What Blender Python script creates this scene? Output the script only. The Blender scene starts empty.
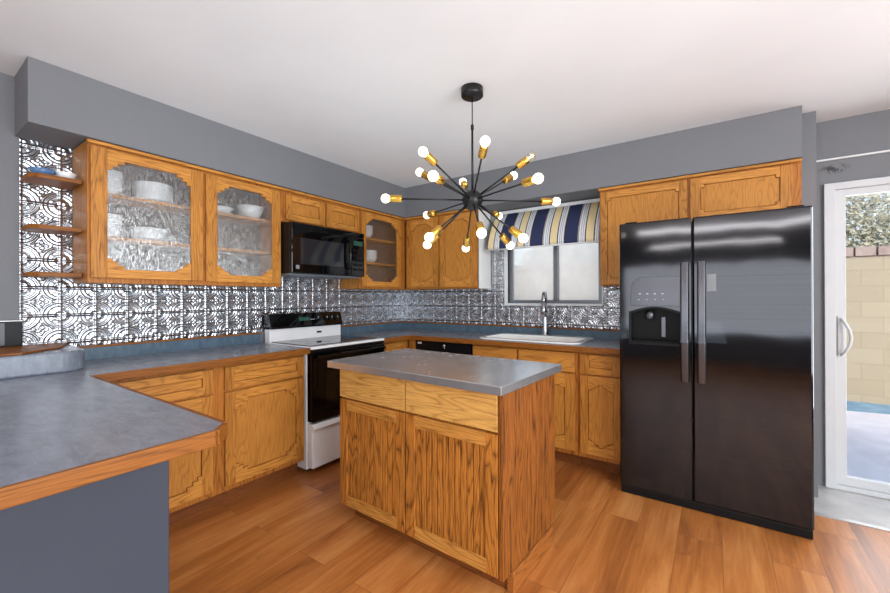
import bpy, bmesh, math, random
from mathutils import Vector, Matrix
from mathutils.geometry import tessellate_polygon
random.seed(7)
PI = math.pi
scene = bpy.context.scene
COL = scene.collection

# ------------------------------------------------------------------ camera
cam_d = bpy.data.cameras.new('camera')
cam = bpy.data.objects.new('camera', cam_d); COL.objects.link(cam)
cam_d.sensor_width = 36.0
cam_d.lens = 391.85 / 890 * 36.0
cam_d.shift_x = (445 - 447.907) / 890
cam_d.shift_y = (296.747 - 296.5) / 890
cam_d.clip_start = 0.02
_r = Vector((0.82691812, 0.5623114, -0.00350919)); _u = Vector((0.00395047, 0.00043114, 0.9999921)); _f = Vector((-0.56230847, 0.82692545, 0.00186488))
_m = Matrix((( _r.x, _u.x, -_f.x, 3.0412), (_r.y, _u.y, -_f.y, -3.5173), (_r.z, _u.z, -_f.z, 1.2694), (0, 0, 0, 1)))
cam.matrix_world = _m
scene.camera = cam

# ------------------------------------------------------------------ world and light
world = bpy.data.worlds.new('sky'); scene.world = world; world.use_nodes = True
wn = world.node_tree.nodes; wl = world.node_tree.links
bgn = wn['Background']
sky = wn.new('ShaderNodeTexSky'); sky.sky_type = 'NISHITA'; sky.sun_disc = False
sky.sun_elevation = math.radians(48); sky.sun_rotation = math.radians(150); sky.air_density = 1.0; sky.dust_density = 3.0
wl.new(sky.outputs[0], bgn.inputs[0]); bgn.inputs[1].default_value = 0.36

def area_light(name, loc, rot, sx, sy, watts, col=(1, 1, 1)):
    d = bpy.data.lights.new(name, 'AREA'); d.shape = 'RECTANGLE'; d.size = sx; d.size_y = sy
    d.energy = watts; d.color = col
    o = bpy.data.objects.new(name, d); COL.objects.link(o); o.location = loc; o.rotation_euler = rot
    return o
# added fill lamp at the closed rear wall, no window seen there
area_light('rear_fill', (3.2, -6.9, 1.25), (math.radians(90), 0, 0), 3.4, 1.3, 64, (.92, .96, 1))
# stand-in for light from the right, no side window is seen
area_light('side_light', (5.45, -3.4, 1.4), (math.radians(90), 0, math.radians(90)), 3.0, 1.8, 178, (.88, .95, 1))
# unseen fill lamps facing up, added to brighten the ceiling
area_light('ceiling_fill', (3.9, -5.0, .80), (math.radians(180), 0, 0), 3.0, 2.6, 12, (.70, .88, 1))
area_light('ceiling_fill_near', (1.9, -2.1, 1.0), (math.radians(180), 0, 0), 2.4, 2.6, 17.5, (.68, .88, 1))  # second added fill, reaches the far ceiling over the island
# unseen strip lamps, added to give the fridge doors their bright streaks
area_light('fridge_streak_light', (3.2, -5.5, 2.37), (math.radians(50), 0, 0), 2.4, .10, 12, (1, .97, .93))
area_light('fridge_streak_light_low', (3.0, -6.6, 2.24), (math.radians(60), 0, 0), 2.0, .07, 7, (1, .97, .93))  # second added strip, for the lower fridge streak
# daylight entering at the sliding door
area_light('patio_light', (4.6, 0.35, 1.3), (math.radians(-90), 0, 0), 1.6, 1.8, 45, (.93, .97, 1))

area_light('sink_window_light', (1.8, .55, 1.75), (math.radians(-80), 0, 0), .9, .9, 1.9, (1, .98, .96))
vs = scene.view_settings
scene.display_settings.display_device = 'sRGB'
vs.view_transform = 'Standard'; vs.look = 'None'; vs.gamma = 1.0; vs.use_curve_mapping = False
vs.exposure = 0.08

# ------------------------------------------------------------------ materials
def lin(r, g, b):
    f = lambda c: (c / 255 / 12.92) if c / 255 <= .04045 else ((c / 255 + .055) / 1.055) ** 2.4
    return (f(r), f(g), f(b), 1)

class NT:
    def __init__(s, name):
        s.m = bpy.data.materials.new(name); s.m.use_nodes = True
        s.n = s.m.node_tree.nodes; s.l = s.m.node_tree.links
        s.b = s.n['Principled BSDF']; s.out = s.n['Material Output']
    def add(s, t, **kw):
        n = s.n.new(t)
        for k, v in kw.items(): setattr(n, k, v)
        return n
    def link(s, a, b): s.l.new(a, b)
    def val(s, sock, v): s.b.inputs[sock].default_value = v
    def coords(s, scale=(1, 1, 1), rand=False, rot=(0, 0, 0)):
        tc = s.add('ShaderNodeTexCoord'); mp = s.add('ShaderNodeMapping')
        mp.inputs['Scale'].default_value = scale; mp.inputs['Rotation'].default_value = rot
        if rand:
            oi = s.add('ShaderNodeObjectInfo'); mu = s.add('ShaderNodeMath', operation='MULTIPLY'); mu.inputs[1].default_value = 13.7
            s.link(oi.outputs['Random'], mu.inputs[0])
            va = s.add('ShaderNodeVectorMath', operation='ADD'); s.link(tc.outputs['Object'], va.inputs[0]); s.link(mu.outputs[0], va.inputs[1])
            s.link(va.outputs[0], mp.inputs['Vector'])
        else: s.link(tc.outputs['Object'], mp.inputs['Vector'])
        return mp.outputs[0]
    def noise(s, vec, scale, detail=3, rough=.5, dist=0):
        n = s.add('ShaderNodeTexNoise'); n.inputs['Scale'].default_value = scale; n.inputs['Detail'].default_value = detail
        n.inputs['Roughness'].default_value = rough; n.inputs['Distortion'].default_value = dist
        s.link(vec, n.inputs['Vector']); return n.outputs['Fac']
    def ramp(s, fac, stops, interp='LINEAR'):
        r = s.add('ShaderNodeValToRGB'); cr = r.color_ramp; cr.interpolation = interp
        while len(cr.elements) < len(stops): cr.elements.new(0.5)
        for e, (p, c) in zip(cr.elements, stops): e.position = p; e.color = c
        s.link(fac, r.inputs[0]); return r.outputs[0]
    def math(s, op, a, b=None):
        n = s.add('ShaderNodeMath', operation=op)
        for i, v in enumerate((a, b)):
            if v is None: continue
            if isinstance(v, (int, float)): n.inputs[i].default_value = v
            else: s.link(v, n.inputs[i])
        return n.outputs[0]
    def mix(s, fac, a, b, blend='MIX'):
        n = s.add('ShaderNodeMix', data_type='RGBA', blend_type=blend)
        for sock, v in ((n.inputs[0], fac), (n.inputs[6], a), (n.inputs[7], b)):
            if isinstance(v, (int, float, tuple)): sock.default_value = v
            else: s.link(v, sock)
        return n.outputs[2]
    def bump(s, h, strength, dist=.002):
        b = s.add('ShaderNodeBump'); b.inputs['Strength'].default_value = strength; b.inputs['Distance'].default_value = dist
        s.link(h, b.inputs['Height']); s.link(b.outputs[0], s.b.inputs['Normal']); return b.outputs[0]

def plain(name, col, rough=.5, metal=0.0, coat=0.0, spec=.5, var=.06, vscale=8):
    t = NT(name)
    v = t.noise(t.coords(rand=True), vscale, 3)
    c2 = tuple(min(1, x * (1 - var)) for x in col[:3]) + (1,); c3 = tuple(min(1, x * (1 + var)) for x in col[:3]) + (1,)
    t.link(t.ramp(v, [(.3, c2), (.7, c3)]), t.b.inputs['Base Color'])
    t.val('Roughness', rough); t.val('Metallic', metal); t.val('Coat Weight', coat); t.val('Specular IOR Level', spec)
    return t.m

def oak(name, axis, light, dark, rough=.38, grain=1.0, fq=17.0):
    t = NT(name)
    sc = [10.0, 10.0, 10.0]; sc[axis] = 1.15
    v = t.coords(tuple(sc), rand=True)
    n = t.noise(v, 1.0, 1.5, .4, .3)
    rings = t.math('FRACT', t.math('MULTIPLY', n, fq))
    tri = t.math('ABSOLUTE', t.math('SUBTRACT', rings, .45))
    band = t.ramp(tri, [(0.0, (.15, .15, .15, 1)), (.08, (.6, .6, .6, 1)), (.26, (1, 1, 1, 1))])
    sf = [260.0, 260.0, 260.0]; sf[axis] = 11.0
    fib = t.noise(t.coords(tuple(sf), rand=True), 1.0, 2, .6)
    fibr = t.ramp(fib, [(.36, (0, 0, 0, 1)), (.58, (1, 1, 1, 1))])
    big = t.noise(t.coords((3, 3, 3), rand=True), 1.0, 2)
    k = t.math('ADD', t.math('MULTIPLY', band, .55 * grain), t.math('MULTIPLY', fibr, .38 * grain))
    k = t.math('ADD', k, t.math('MULTIPLY', big, .5)); k = t.math('ADD', k, .62 - .85 * grain)
    col = t.ramp(k, [(0.0, dark), (.95, light)])
    t.link(col, t.b.inputs['Base Color']); t.val('Roughness', rough + .06); t.val('Specular IOR Level', .3)
    t.bump(k, .12, .001)
    return t.m

OL, OD = lin(192, 128, 54), lin(106, 56, 16)
M = {}
M['oak_v'] = oak('oak vertical grain', 2, OL, OD)
M['oak_h'] = oak('oak horizontal grain', 0, lin(208, 142, 64), lin(124, 70, 24))
M['oak_y'] = oak('oak grain along depth', 1, OL, OD)
M['oak_panel'] = oak('oak veneer panel', 2, lin(194, 130, 56), lin(136, 80, 28), .42, .85)
M['oak_frame_v'] = oak('oak face frame upright', 2, lin(182, 114, 46), lin(98, 52, 16))
M['oak_frame_h'] = oak('oak face frame rail', 0, lin(182, 114, 46), lin(98, 52, 16))
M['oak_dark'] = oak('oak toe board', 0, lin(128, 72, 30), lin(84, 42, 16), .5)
IL, IDk = lin(190, 122, 50), lin(72, 36, 10)
M['isl_v'] = oak('island oak vertical', 2, IL, IDk, .4, 1.3)
M['isl_h'] = oak('island oak horizontal', 0, lin(218, 168, 92), lin(140, 90, 38), .42, 1.0)
M['isl_r'] = oak('island oak rail', 0, lin(202, 142, 68), lin(116, 70, 24), .42, 1.1)
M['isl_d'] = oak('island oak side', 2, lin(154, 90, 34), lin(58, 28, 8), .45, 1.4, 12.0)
M['isl_y'] = oak('island oak skirting', 1, lin(172, 104, 46), lin(96, 52, 20), .42, 1.1)
M['edge_y'] = oak('oak edge along depth', 1, lin(146, 88, 30), lin(82, 42, 12), .42, .9)
M['edge_x'] = oak('oak edge along width', 0, lin(146, 88, 30), lin(82, 42, 12), .42, .9)
M['inside'] = plain('cabinet inside', lin(104, 92, 84), .6)

def paint(name, col, rough=.6, bump=.15, scale=260):
    t = NT(name)
    v = t.coords()
    big = t.noise(v, 1.3, 3)
    c2 = tuple(x * .96 for x in col[:3]) + (1,); c3 = tuple(x * 1.04 for x in col[:3]) + (1,)
    t.link(t.ramp(big, [(.3, c2), (.7, c3)]), t.b.inputs['Base Color'])
    t.val('Roughness', rough); t.val('Specular IOR Level', .3)
    t.bump(t.noise(v, scale, 3), bump, .0015)
    return t.m
M['wall'] = paint('grey wall paint', lin(117, 118, 122))
M['ceiling'] = paint('white textured ceiling', lin(232, 232, 233), .8, .35, 90)
M['panel_paint'] = paint('blue grey paint', lin(64, 70, 82))

def wall_marked():
    # grey paint with the torn, darker patch above the sliding door
    t = NT('grey wall paint with torn patch')
    tc = t.add('ShaderNodeTexCoord')
    col = lin(117, 118, 122)
    mp = t.add('ShaderNodeMapping'); mp.inputs['Location'].default_value = (-3.70 / .085, -.0, -2.115 / .04); mp.inputs['Scale'].default_value = (1 / .085, 0, 1 / .04)
    t.link(tc.outputs['Object'], mp.inputs[0])
    ln = t.add('ShaderNodeVectorMath', operation='LENGTH'); t.link(mp.outputs[0], ln.inputs[0])
    nz = t.noise(tc.outputs['Object'], 38, 5, .7)
    msk = t.math('MULTIPLY', t.ramp(ln.outputs['Value'], [(.35, (1, 1, 1, 1)), (1.0, (0, 0, 0, 1))]), t.ramp(nz, [(.47, (0, 0, 0, 1)), (.53, (1, 1, 1, 1))]))
    t.link(t.mix(msk, col, lin(62, 60, 60)), t.b.inputs['Base Color']); t.val('Roughness', .65)
    return t.m
M['wall_marked'] = wall_marked()

def floor_mat():
    t = NT('laminate plank floor')
    tc = t.add('ShaderNodeTexCoord'); mp = t.add('ShaderNodeMapping'); mp.inputs['Rotation'].default_value = (0, 0, PI / 2); mp.inputs['Location'].default_value = (.13, .05, 0)
    t.link(tc.outputs['Object'], mp.inputs[0])
    br = t.add('ShaderNodeTexBrick'); br.offset = .37; br.inputs['Scale'].default_value = 1.0
    br.inputs['Brick Width'].default_value = 1.22; br.inputs['Row Height'].default_value = .195; br.inputs['Mortar Size'].default_value = .0012
    br.inputs['Mortar Smooth'].default_value = .1; br.inputs['Bias'].default_value = 0
    br.inputs['Color1'].default_value = (0, 0, 0, 1); br.inputs['Color2'].default_value = (1, 1, 1, 1); br.inputs['Mortar'].default_value = (.5, .5, .5, 1)
    t.link(mp.outputs[0], br.inputs['Vector'])
    sep = t.add('ShaderNodeSeparateColor'); t.link(br.outputs['Color'], sep.inputs[0])
    sh = t.add('ShaderNodeCombineXYZ'); t.link(t.math('MULTIPLY', sep.outputs[0], 7.3), sh.inputs[1])
    va = t.add('ShaderNodeVectorMath', operation='ADD'); t.link(tc.outputs['Object'], va.inputs[0]); t.link(sh.outputs[0], va.inputs[1])
    m2 = t.add('ShaderNodeMapping'); m2.inputs['Scale'].default_value = (8, .9, 1); t.link(va.outputs[0], m2.inputs[0])
    n1 = t.noise(m2.outputs[0], 1.0, 4, .6, .8)
    m3 = t.add('ShaderNodeMapping'); m3.inputs['Scale'].default_value = (60, 3, 1); t.link(va.outputs[0], m3.inputs[0])
    n2 = t.noise(m3.outputs[0], 1.0, 3, .6)
    m4 = t.add('ShaderNodeMapping'); m4.inputs['Scale'].default_value = (9, 4, 1); t.link(va.outputs[0], m4.inputs[0])
    kn = t.ramp(t.noise(m4.outputs[0], 1.0, 3, .55, .6), [(.22, (1, 1, 1, 1)), (.33, (0, 0, 0, 1))])
    k = t.math('ADD', t.math('MULTIPLY', n1, .75), t.math('MULTIPLY', n2, .25)); k = t.math('ADD', k, t.math('MULTIPLY', t.math('SUBTRACT', sep.outputs[0], .5), .16))
    col = t.ramp(k, [(.25, lin(122, 68, 30)), (.5, lin(178, 110, 54)), (.75, lin(210, 146, 84))])
    col = t.mix(t.math('MULTIPLY', kn, .55), col, lin(84, 44, 26))
    col = t.mix(t.math('MULTIPLY', br.outputs['Fac'], .55), col, lin(74, 40, 24))
    t.link(col, t.b.inputs['Base Color']); t.val('Roughness', .33); t.val('Specular IOR Level', .5)
    t.bump(t.math('SUBTRACT', t.math('MULTIPLY', n2, .3), br.outputs['Fac']), .15, .001)
    return t.m
M['floor'] = floor_mat()

def tile_floor():
    t = NT('grey entry floor tile'); v = t.coords()
    t.link(t.ramp(t.noise(v, 5, 5, .6), [(.3, lin(165, 162, 160)), (.7, lin(196, 193, 190))]), t.b.inputs['Base Color']); t.val('Roughness', .35)
    return t.m
M['tile'] = tile_floor()

def laminate(name, a, b, rough=.28):
    t = NT(name); v = t.coords((1.0, 2.6, 1))
    n = t.noise(v, 11, 7, .7, .5)
    t.link(t.ramp(n, [(.30, a), (.68, b)]), t.b.inputs['Base Color']); t.val('Roughness', rough); t.val('Specular IOR Level', .5)
    return t.m
M['laminate'] = laminate('blue grey laminate', lin(106, 113, 126), lin(136, 143, 156), .26)
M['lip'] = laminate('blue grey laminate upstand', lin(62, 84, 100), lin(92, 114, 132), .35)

def metal_top():
    t = NT('brushed steel top'); v = t.coords((1, 1, 1))
    n = t.noise(v, 240, 2); n2 = t.noise(v, 5, 4, .6)
    t.link(t.ramp(n2, [(.3, lin(200, 201, 204)), (.7, lin(224, 225, 227))]), t.b.inputs['Base Color'])
    t.val('Metallic', .82); t.link(t.math('ADD', t.math('MULTIPLY', n2, .12), .2), t.b.inputs['Roughness']); t.bump(n, .12, .0004)
    return t.m
M['steel_top'] = metal_top()

def tin_mat():
    t = NT('embossed silver tin'); v = t.coords()
    t.link(t.ramp(t.noise(v, 30, 4), [(.3, lin(160, 162, 167)), (.7, lin(188, 190, 195))]), t.b.inputs['Base Color'])
    t.val('Metallic', .96); t.val('Roughness', .2)
    return t.m
M['tin'] = tin_mat()

def fridge_mat():
    t = NT('dark stainless steel')
    v = t.coords((.5, .5, 400)); n = t.noise(v, 1.0, 2)
    t.link(t.ramp(n, [(.3, lin(54, 54, 57)), (.7, lin(62, 62, 65))]), t.b.inputs['Base Color'])
    t.val('Metallic', .95); t.val('Roughness', .07)
    w = t.noise(t.coords((4.0, 1, 2.6)), 1.0, 1, .3, .2)
    t.bump(w, 1.0, .0022)
    return t.m
M['fridge'] = fridge_mat()
M['fridge_side'] = plain('fridge dark side', lin(52, 52, 56), .4, .4)
M['handle_steel'] = plain('dark handle steel', lin(84, 84, 89), .3, .9)
M['recess'] = plain('dispenser recess black', lin(10, 10, 11), .5, 0, 0, .15)
M['black_gloss'] = plain('black gloss', lin(6, 6, 7), .03, 0, 0, .35)
M['black_glass'] = plain('black glass', lin(4, 4, 5), .03, 0, 0, .2)
M['black'] = plain('black plastic', lin(14, 14, 16), .4, 0, 0, .2)
M['black_metal'] = plain('black painted metal', lin(24, 23, 23), .35, .3)
M['grey_window'] = plain('oven window grey', lin(34, 35, 38), .05, 0, 0)
M['white_enamel'] = plain('white enamel', lin(238, 238, 240), .18, 0, .4, .5, .02)
M['white'] = plain('white plastic', lin(222, 223, 225), .35, 0, 0, .5, .02)
M['door_white'] = plain('white vinyl door frame', lin(204, 205, 207), .4, 0, 0, .4, .02)
M['white_board'] = plain('white melamine', lin(236, 234, 230), .45, 0, 0, .5, .02)
M['porcelain'] = plain('white porcelain', lin(240, 240, 238), .12, 0, .5, .5, .02)
M['china'] = plain('white china', lin(232, 232, 230), .2, 0, .3, .5, .03)
M['china_blue'] = plain('blue glazed china', lin(84, 122, 166), .25, 0, .3, .5, .25, 40)
M['brass'] = plain('brushed brass', lin(214, 166, 76), .25, 1.0)
M['chrome'] = plain('brushed nickel', lin(176, 178, 184), .18, 1.0)
M['alu'] = plain('grey aluminium', lin(128, 132, 140), .4, .5)
M['label_white'] = plain('pale sticker', lin(120, 122, 126), .5)
M['icon'] = plain('pale print', lin(170, 172, 178), .5)
M['grey_dark'] = plain('dark grey panel', lin(62, 63, 67), .35)
M['strip'] = plain('transition strip', lin(188, 186, 184), .35, .6)
M['display'] = plain('green display', lin(40, 80, 66), .15)

def emit(name, col, strength):
    t = NT(name); t.val('Base Color', col); t.val('Emission Color', col); t.val('Emission Strength', strength); t.val('Roughness', .2)
    n = t.noise(t.coords(), 3, 1); t.link(t.ramp(n, [(0, col), (1, col)]), t.b.inputs['Emission Color'])
    return t.m
M['bulb'] = emit('lit warm bulb', lin(255, 240, 212), 3.6)
M['filament'] = emit('glowing filament', lin(255, 190, 100), 12.0)

def clear_glass(name, gloss=.12, tint=(1, 1, 1, 1), rough=.02, haze=0.0, hz=(.9, .92, .95, 1)):
    t = NT(name)
    tr = t.add('ShaderNodeBsdfTransparent'); tr.inputs[0].default_value = tint
    gl = t.add('ShaderNodeBsdfGlossy'); gl.inputs['Roughness'].default_value = rough
    lw = t.add('ShaderNodeLayerWeight'); lw.inputs['Blend'].default_value = .35
    mx = t.add('ShaderNodeMixShader'); t.link(t.math('ADD', t.math('MULTIPLY', lw.outputs['Fresnel'], .25), gloss * .1), mx.inputs[0])
    t.link(tr.outputs[0], mx.inputs[1]); t.link(gl.outputs[0], mx.inputs[2]); last = mx
    if haze > 0:
        df = t.add('ShaderNodeBsdfTranslucent'); df.inputs[0].default_value = hz
        m2 = t.add('ShaderNodeMixShader')
        n = t.noise(t.coords(), 6, 3); t.link(t.math('ADD', t.math('MULTIPLY', n, haze * .5), haze * .75), m2.inputs[0])
        t.link(mx.outputs[0], m2.inputs[1]); t.link(df.outputs[0], m2.inputs[2]); last = m2
    t.link(last.outputs[0], t.out.inputs['Surface'])
    return t.m
M['pane'] = clear_glass('clear window glass', .1)
M['pane_glare'] = clear_glass('window glass with daylight haze', .1, haze=.54, hz=(1, .94, .84, 1))  # milky daylight glare put into the sink panes as haze
M['bulb_glass'] = clear_glass('clear bulb glass', .5, (1, .96, .88, 1))

def rain_glass():
    t = NT('rippled cabinet glass')
    v = t.coords((230, 230, 42), rand=True)
    n = t.noise(v, 1.0, 3, .55, .4)
    b = t.add('ShaderNodeBump'); b.inputs['Strength'].default_value = .8; b.inputs['Distance'].default_value = .004; t.link(n, b.inputs['Height'])
    tr = t.add('ShaderNodeBsdfTransparent'); tr.inputs[0].default_value = (.93, .94, .95, 1)
    gl = t.add('ShaderNodeBsdfGlossy'); gl.inputs['Roughness'].default_value = .12; t.link(b.outputs[0], gl.inputs['Normal'])
    gl.inputs['Color'].default_value = (1, 1, 1, 1)
    mx = t.add('ShaderNodeMixShader')
    t.link(t.ramp(n, [(.46, (.03, .03, .03, 1)), (.66, (.36, .36, .36, 1))]), mx.inputs[0])
    t.link(tr.outputs[0], mx.inputs[1]); t.link(gl.outputs[0], mx.inputs[2]); t.link(mx.outputs[0], t.out.inputs['Surface'])
    return t.m
M['rain'] = rain_glass()

def stripes():
    t = NT('navy and cream striped cloth')
    tc = t.add('ShaderNodeTexCoord'); sp = t.add('ShaderNodeSeparateXYZ'); t.link(tc.outputs['Object'], sp.inputs[0])
    fr = t.math('FRACT', t.math('DIVIDE', t.math('SUBTRACT', sp.outputs[0], 1.075), .305))
    N, W, Cc, Y, G = lin(54, 60, 92), lin(224, 226, 230), lin(232, 212, 166), lin(58, 60, 76), lin(140, 150, 170)
    st = [(0, N), (.36, Cc), (.375, Y), (.39, W), (.44, G), (.455, W), (.49, G), (.505, W), (.545, Y), (.575, Cc), (.775, Y), (.805, W), (.85, G), (.865, W), (.90, G), (.915, W), (.955, Cc), (.97, Y), (.985, N)]
    c = t.ramp(fr, st, 'CONSTANT'); t.link(c, t.b.inputs['Base Color']); t.val('Roughness', .85); t.val('Specular IOR Level', .1)
    t.bump(t.noise(t.coords((300, 300, 300)), 1.0, 2), .2, .001)
    return t.m
M['cloth'] = stripes()

def ext(name, a, b, scale=3, rough=.85):
    t = NT(name); t.link(t.ramp(t.noise(t.coords(), scale, 6, .65), [(.3, a), (.7, b)]), t.b.inputs['Base Color']); t.val('Roughness', rough); return t.m
M['patio'] = ext('pale concrete patio', lin(190, 192, 196), lin(214, 216, 220))
M['patio_blue'] = ext('bluish ground', lin(84, 124, 148), lin(128, 166, 186), 6)
M['leaf'] = ext('pale green leaves', lin(120, 122, 88), lin(206, 204, 184), 9)
M['leaf2'] = ext('grey green leaves', lin(120, 128, 120), lin(196, 200, 196), 9)
M['cap'] = ext('pinkish cap blocks', lin(150, 132, 124), lin(184, 166, 156), 9)
def block_wall():
    t = NT('sand coloured block wall')
    tc = t.add('ShaderNodeTexCoord'); mp = t.add('ShaderNodeMapping'); mp.inputs['Rotation'].default_value = (PI / 2, 0, 0); t.link(tc.outputs['Object'], mp.inputs[0])
    br = t.add('ShaderNodeTexBrick'); br.inputs['Scale'].default_value = 1; br.inputs['Brick Width'].default_value = .4; br.inputs['Row Height'].default_value = .2; br.inputs['Mortar Size'].default_value = .004
    br.inputs['Color1'].default_value = lin(168, 156, 130); br.inputs['Color2'].default_value = lin(178, 166, 140); br.inputs['Mortar'].default_value = lin(154, 142, 118)
    t.link(mp.outputs[0], br.inputs[0])
    n = t.noise(tc.outputs['Object'], 4, 5, .65)
    t.link(t.mix(t.math('MULTIPLY', n, .45), br.outputs[0], lin(186, 176, 154)), t.b.inputs['Base Color']); t.val('Roughness', .9)
    return t.m
M['block'] = block_wall()

# ------------------------------------------------------------------ mesh helpers
class MB:
    def __init__(s): s.v = []; s.f = []; s.mi = []; s.sm = []
    def _add(s, verts, faces, m=0, smooth=False):
        o = len(s.v); s.v += [tuple(p) for p in verts]
        for f in faces: s.f.append([i + o for i in f]); s.mi.append(m); s.sm.append(smooth)
        return s
    def box(s, x0, x1, y0, y1, z0, z1, m=0):
        return s._add([(x0, y0, z0), (x1, y0, z0), (x1, y1, z0), (x0, y1, z0), (x0, y0, z1), (x1, y0, z1), (x1, y1, z1), (x0, y1, z1)],
                      [(0, 3, 2, 1), (4, 5, 6, 7), (0, 1, 5, 4), (1, 2, 6, 5), (2, 3, 7, 6), (3, 0, 4, 7)], m)
    def prism(s, poly, lo, hi, plane='xz', holes=(), m=0):
        def P(a, b, c): return {'xz': (a, c, b), 'xy': (a, b, c), 'yz': (c, a, b)}[plane]
        loops = [list(poly)] + [list(h) for h in holes]
        flat = [p for l in loops for p in l]; n = len(flat)
        vs_ = [P(a, b, lo) for a, b in flat] + [P(a, b, hi) for a, b in flat]
        tris = tessellate_polygon([[Vector((a, b, 0)) for a, b in l] for l in loops])
        fs = [tuple(t) for t in tris] + [tuple(i + n for i in reversed(t)) for t in tris]
        k = 0
        for l in loops:
            c = len(l)
            for i in range(c):
                a, b = k + i, k + (i + 1) % c; fs.append((a, b, b + n, a + n))
            k += c
        return s._add(vs_, fs, m)
    def sweep(s, pts, r, n=10, m=0, sx=1.0, caps=True):
        pts = [Vector(p) for p in pts]; rr = r if isinstance(r, (list, tuple)) else [r] * len(pts)
        vs_, fs = [], []; prev = None
        for i, p in enumerate(pts):
            t = (pts[min(i + 1, len(pts) - 1)] - pts[max(i - 1, 0)]).normalized()
            if prev is None:
                a = Vector((1, 0, 0)) if abs(t.x) < .9 else Vector((0, 1, 0)); u = (a - t * a.dot(t)).normalized()
            else: u = (prev - t * prev.dot(t)).normalized()
            prev = u; w = t.cross(u)
            for k in range(n):
                an = 2 * PI * k / n; vs_.append(p + (u * math.cos(an) * sx + w * math.sin(an)) * rr[i])
        for i in range(len(pts) - 1):
            for k in range(n):
                fs.append((i * n + k, i * n + (k + 1) % n, (i + 1) * n + (k + 1) % n, (i + 1) * n + k))
        s._add(vs_, fs, m, True)
        if caps:
            o = len(s.v) - len(vs_)
            s.f.append([o + k for k in reversed(range(n))]); s.mi.append(m); s.sm.append(False)
            s.f.append([o + (len(pts) - 1) * n + k for k in range(n)]); s.mi.append(m); s.sm.append(False)
        return s
    def lathe(s, prof, c=(0, 0, 0), n=24, m=0, axis=None):
        ax = Vector(axis).normalized() if axis is not None else Vector((0, 0, 1))
        a = Vector((1, 0, 0)) if abs(ax.x) < .9 else Vector((0, 1, 0)); u = (a - ax * a.dot(ax)).normalized(); w = ax.cross(u); c = Vector(c)
        vs_, fs = [], []; N = len(prof)
        for r, z in prof:
            r = max(r, 1e-5)
            for k in range(n):
                an = 2 * PI * k / n; vs_.append(c + ax * z + (u * math.cos(an) + w * math.sin(an)) * r)
        for i in range(N - 1):
            for k in range(n): fs.append((i * n + k, i * n + (k + 1) % n, (i + 1) * n + (k + 1) % n, (i + 1) * n + k))
        s._add(vs_, fs, m, True)
        o = len(s.v) - len(vs_)
        s.f.append([o + k for k in reversed(range(n))]); s.mi.append(m); s.sm.append(True)
        s.f.append([o + (N - 1) * n + k for k in range(n)]); s.mi.append(m); s.sm.append(True)
        return s
    def build(s, name, mats, parent=None, bevel=0, loc=None, weld=True):
        me = bpy.data.meshes.new(name); me.from_pydata([tuple(v) for v in s.v], [], s.f)
        for i, p in enumerate(me.polygons): p.material_index = s.mi[i]; p.use_smooth = s.sm[i]
        if weld:
            bm = bmesh.new(); bm.from_mesh(me); bmesh.ops.remove_doubles(bm, verts=bm.verts, dist=1e-6) if len(bm.verts) < 20000 and False else None
            bmesh.ops.recalc_face_normals(bm, faces=bm.faces); bm.to_mesh(me); bm.free()
        for m in (mats if isinstance(mats, (list, tuple)) else [mats]): me.materials.append(m if not isinstance(m, str) else M[m])
        o = bpy.data.objects.new(name, me); COL.objects.link(o)
        if parent: o.parent = parent
        if loc: o.location = loc
        if bevel:
            b = o.modifiers.new('bevel', 'BEVEL'); b.width = bevel; b.segments = 2; b.limit_method = 'ANGLE'; b.angle_limit = math.radians(40)
        return o

def thing(name, label, cat, loc=(0, 0, 0), rotz=0, group=None):
    o = bpy.data.objects.new(name, None); COL.objects.link(o); o.empty_display_size = .05
    o.location = loc; o.rotation_euler = (0, 0, rotz); o['label'] = label; o['category'] = cat
    if group: o['group'] = group
    return o
def tag(o, label, cat, group=None, kind=None):
    o['label'] = label; o['category'] = cat
    if group: o['group'] = group
    if kind: o['kind'] = kind
    return o
def struct(name, mb, mat, parent=None, bevel=0):
    o = mb.build(name, mat, parent, bevel)
    if not parent: o['kind'] = 'structure'
    return o
def dup(root, loc, rotz=0, label=None, group=None):
    r = root.copy(); COL.objects.link(r); r.location = loc; r.rotation_euler = (0, 0, rotz)
    if label: r['label'] = label
    if group: r['group'] = group
    for ch in list(root.children):
        c = ch.copy(); COL.objects.link(c); c.parent = r
        for g in list(ch.children):
            d = g.copy(); COL.objects.link(d); d.parent = c
    return r

# ------------------------------------------------------------------ room shell
CE = 2.44; SO = 2.125; SD = .3115
XR, YR = 5.6, -7.0
struct('floor', MB().box(-.1, XR, YR, -.423, -.06, 0).box(-.1, 3.46, -.423, .02, -.06, 0), 'floor')
struct('floor_entry', MB().box(3.46, XR, -.423, .2, -.06, -.001), 'tile')
struct('trim_threshold', MB().prism([(3.46, 0), (XR, 0), (XR, .005), (3.46, .005)], -.44, -.405, 'xz'), 'strip')
struct('ceiling', MB().box(-.1, XR + .1, YR - .1, .25, CE, CE + .08), 'ceiling')
struct('wall_left', MB().box(-.12, 0, YR, 0, 0, CE), 'wall')
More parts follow.
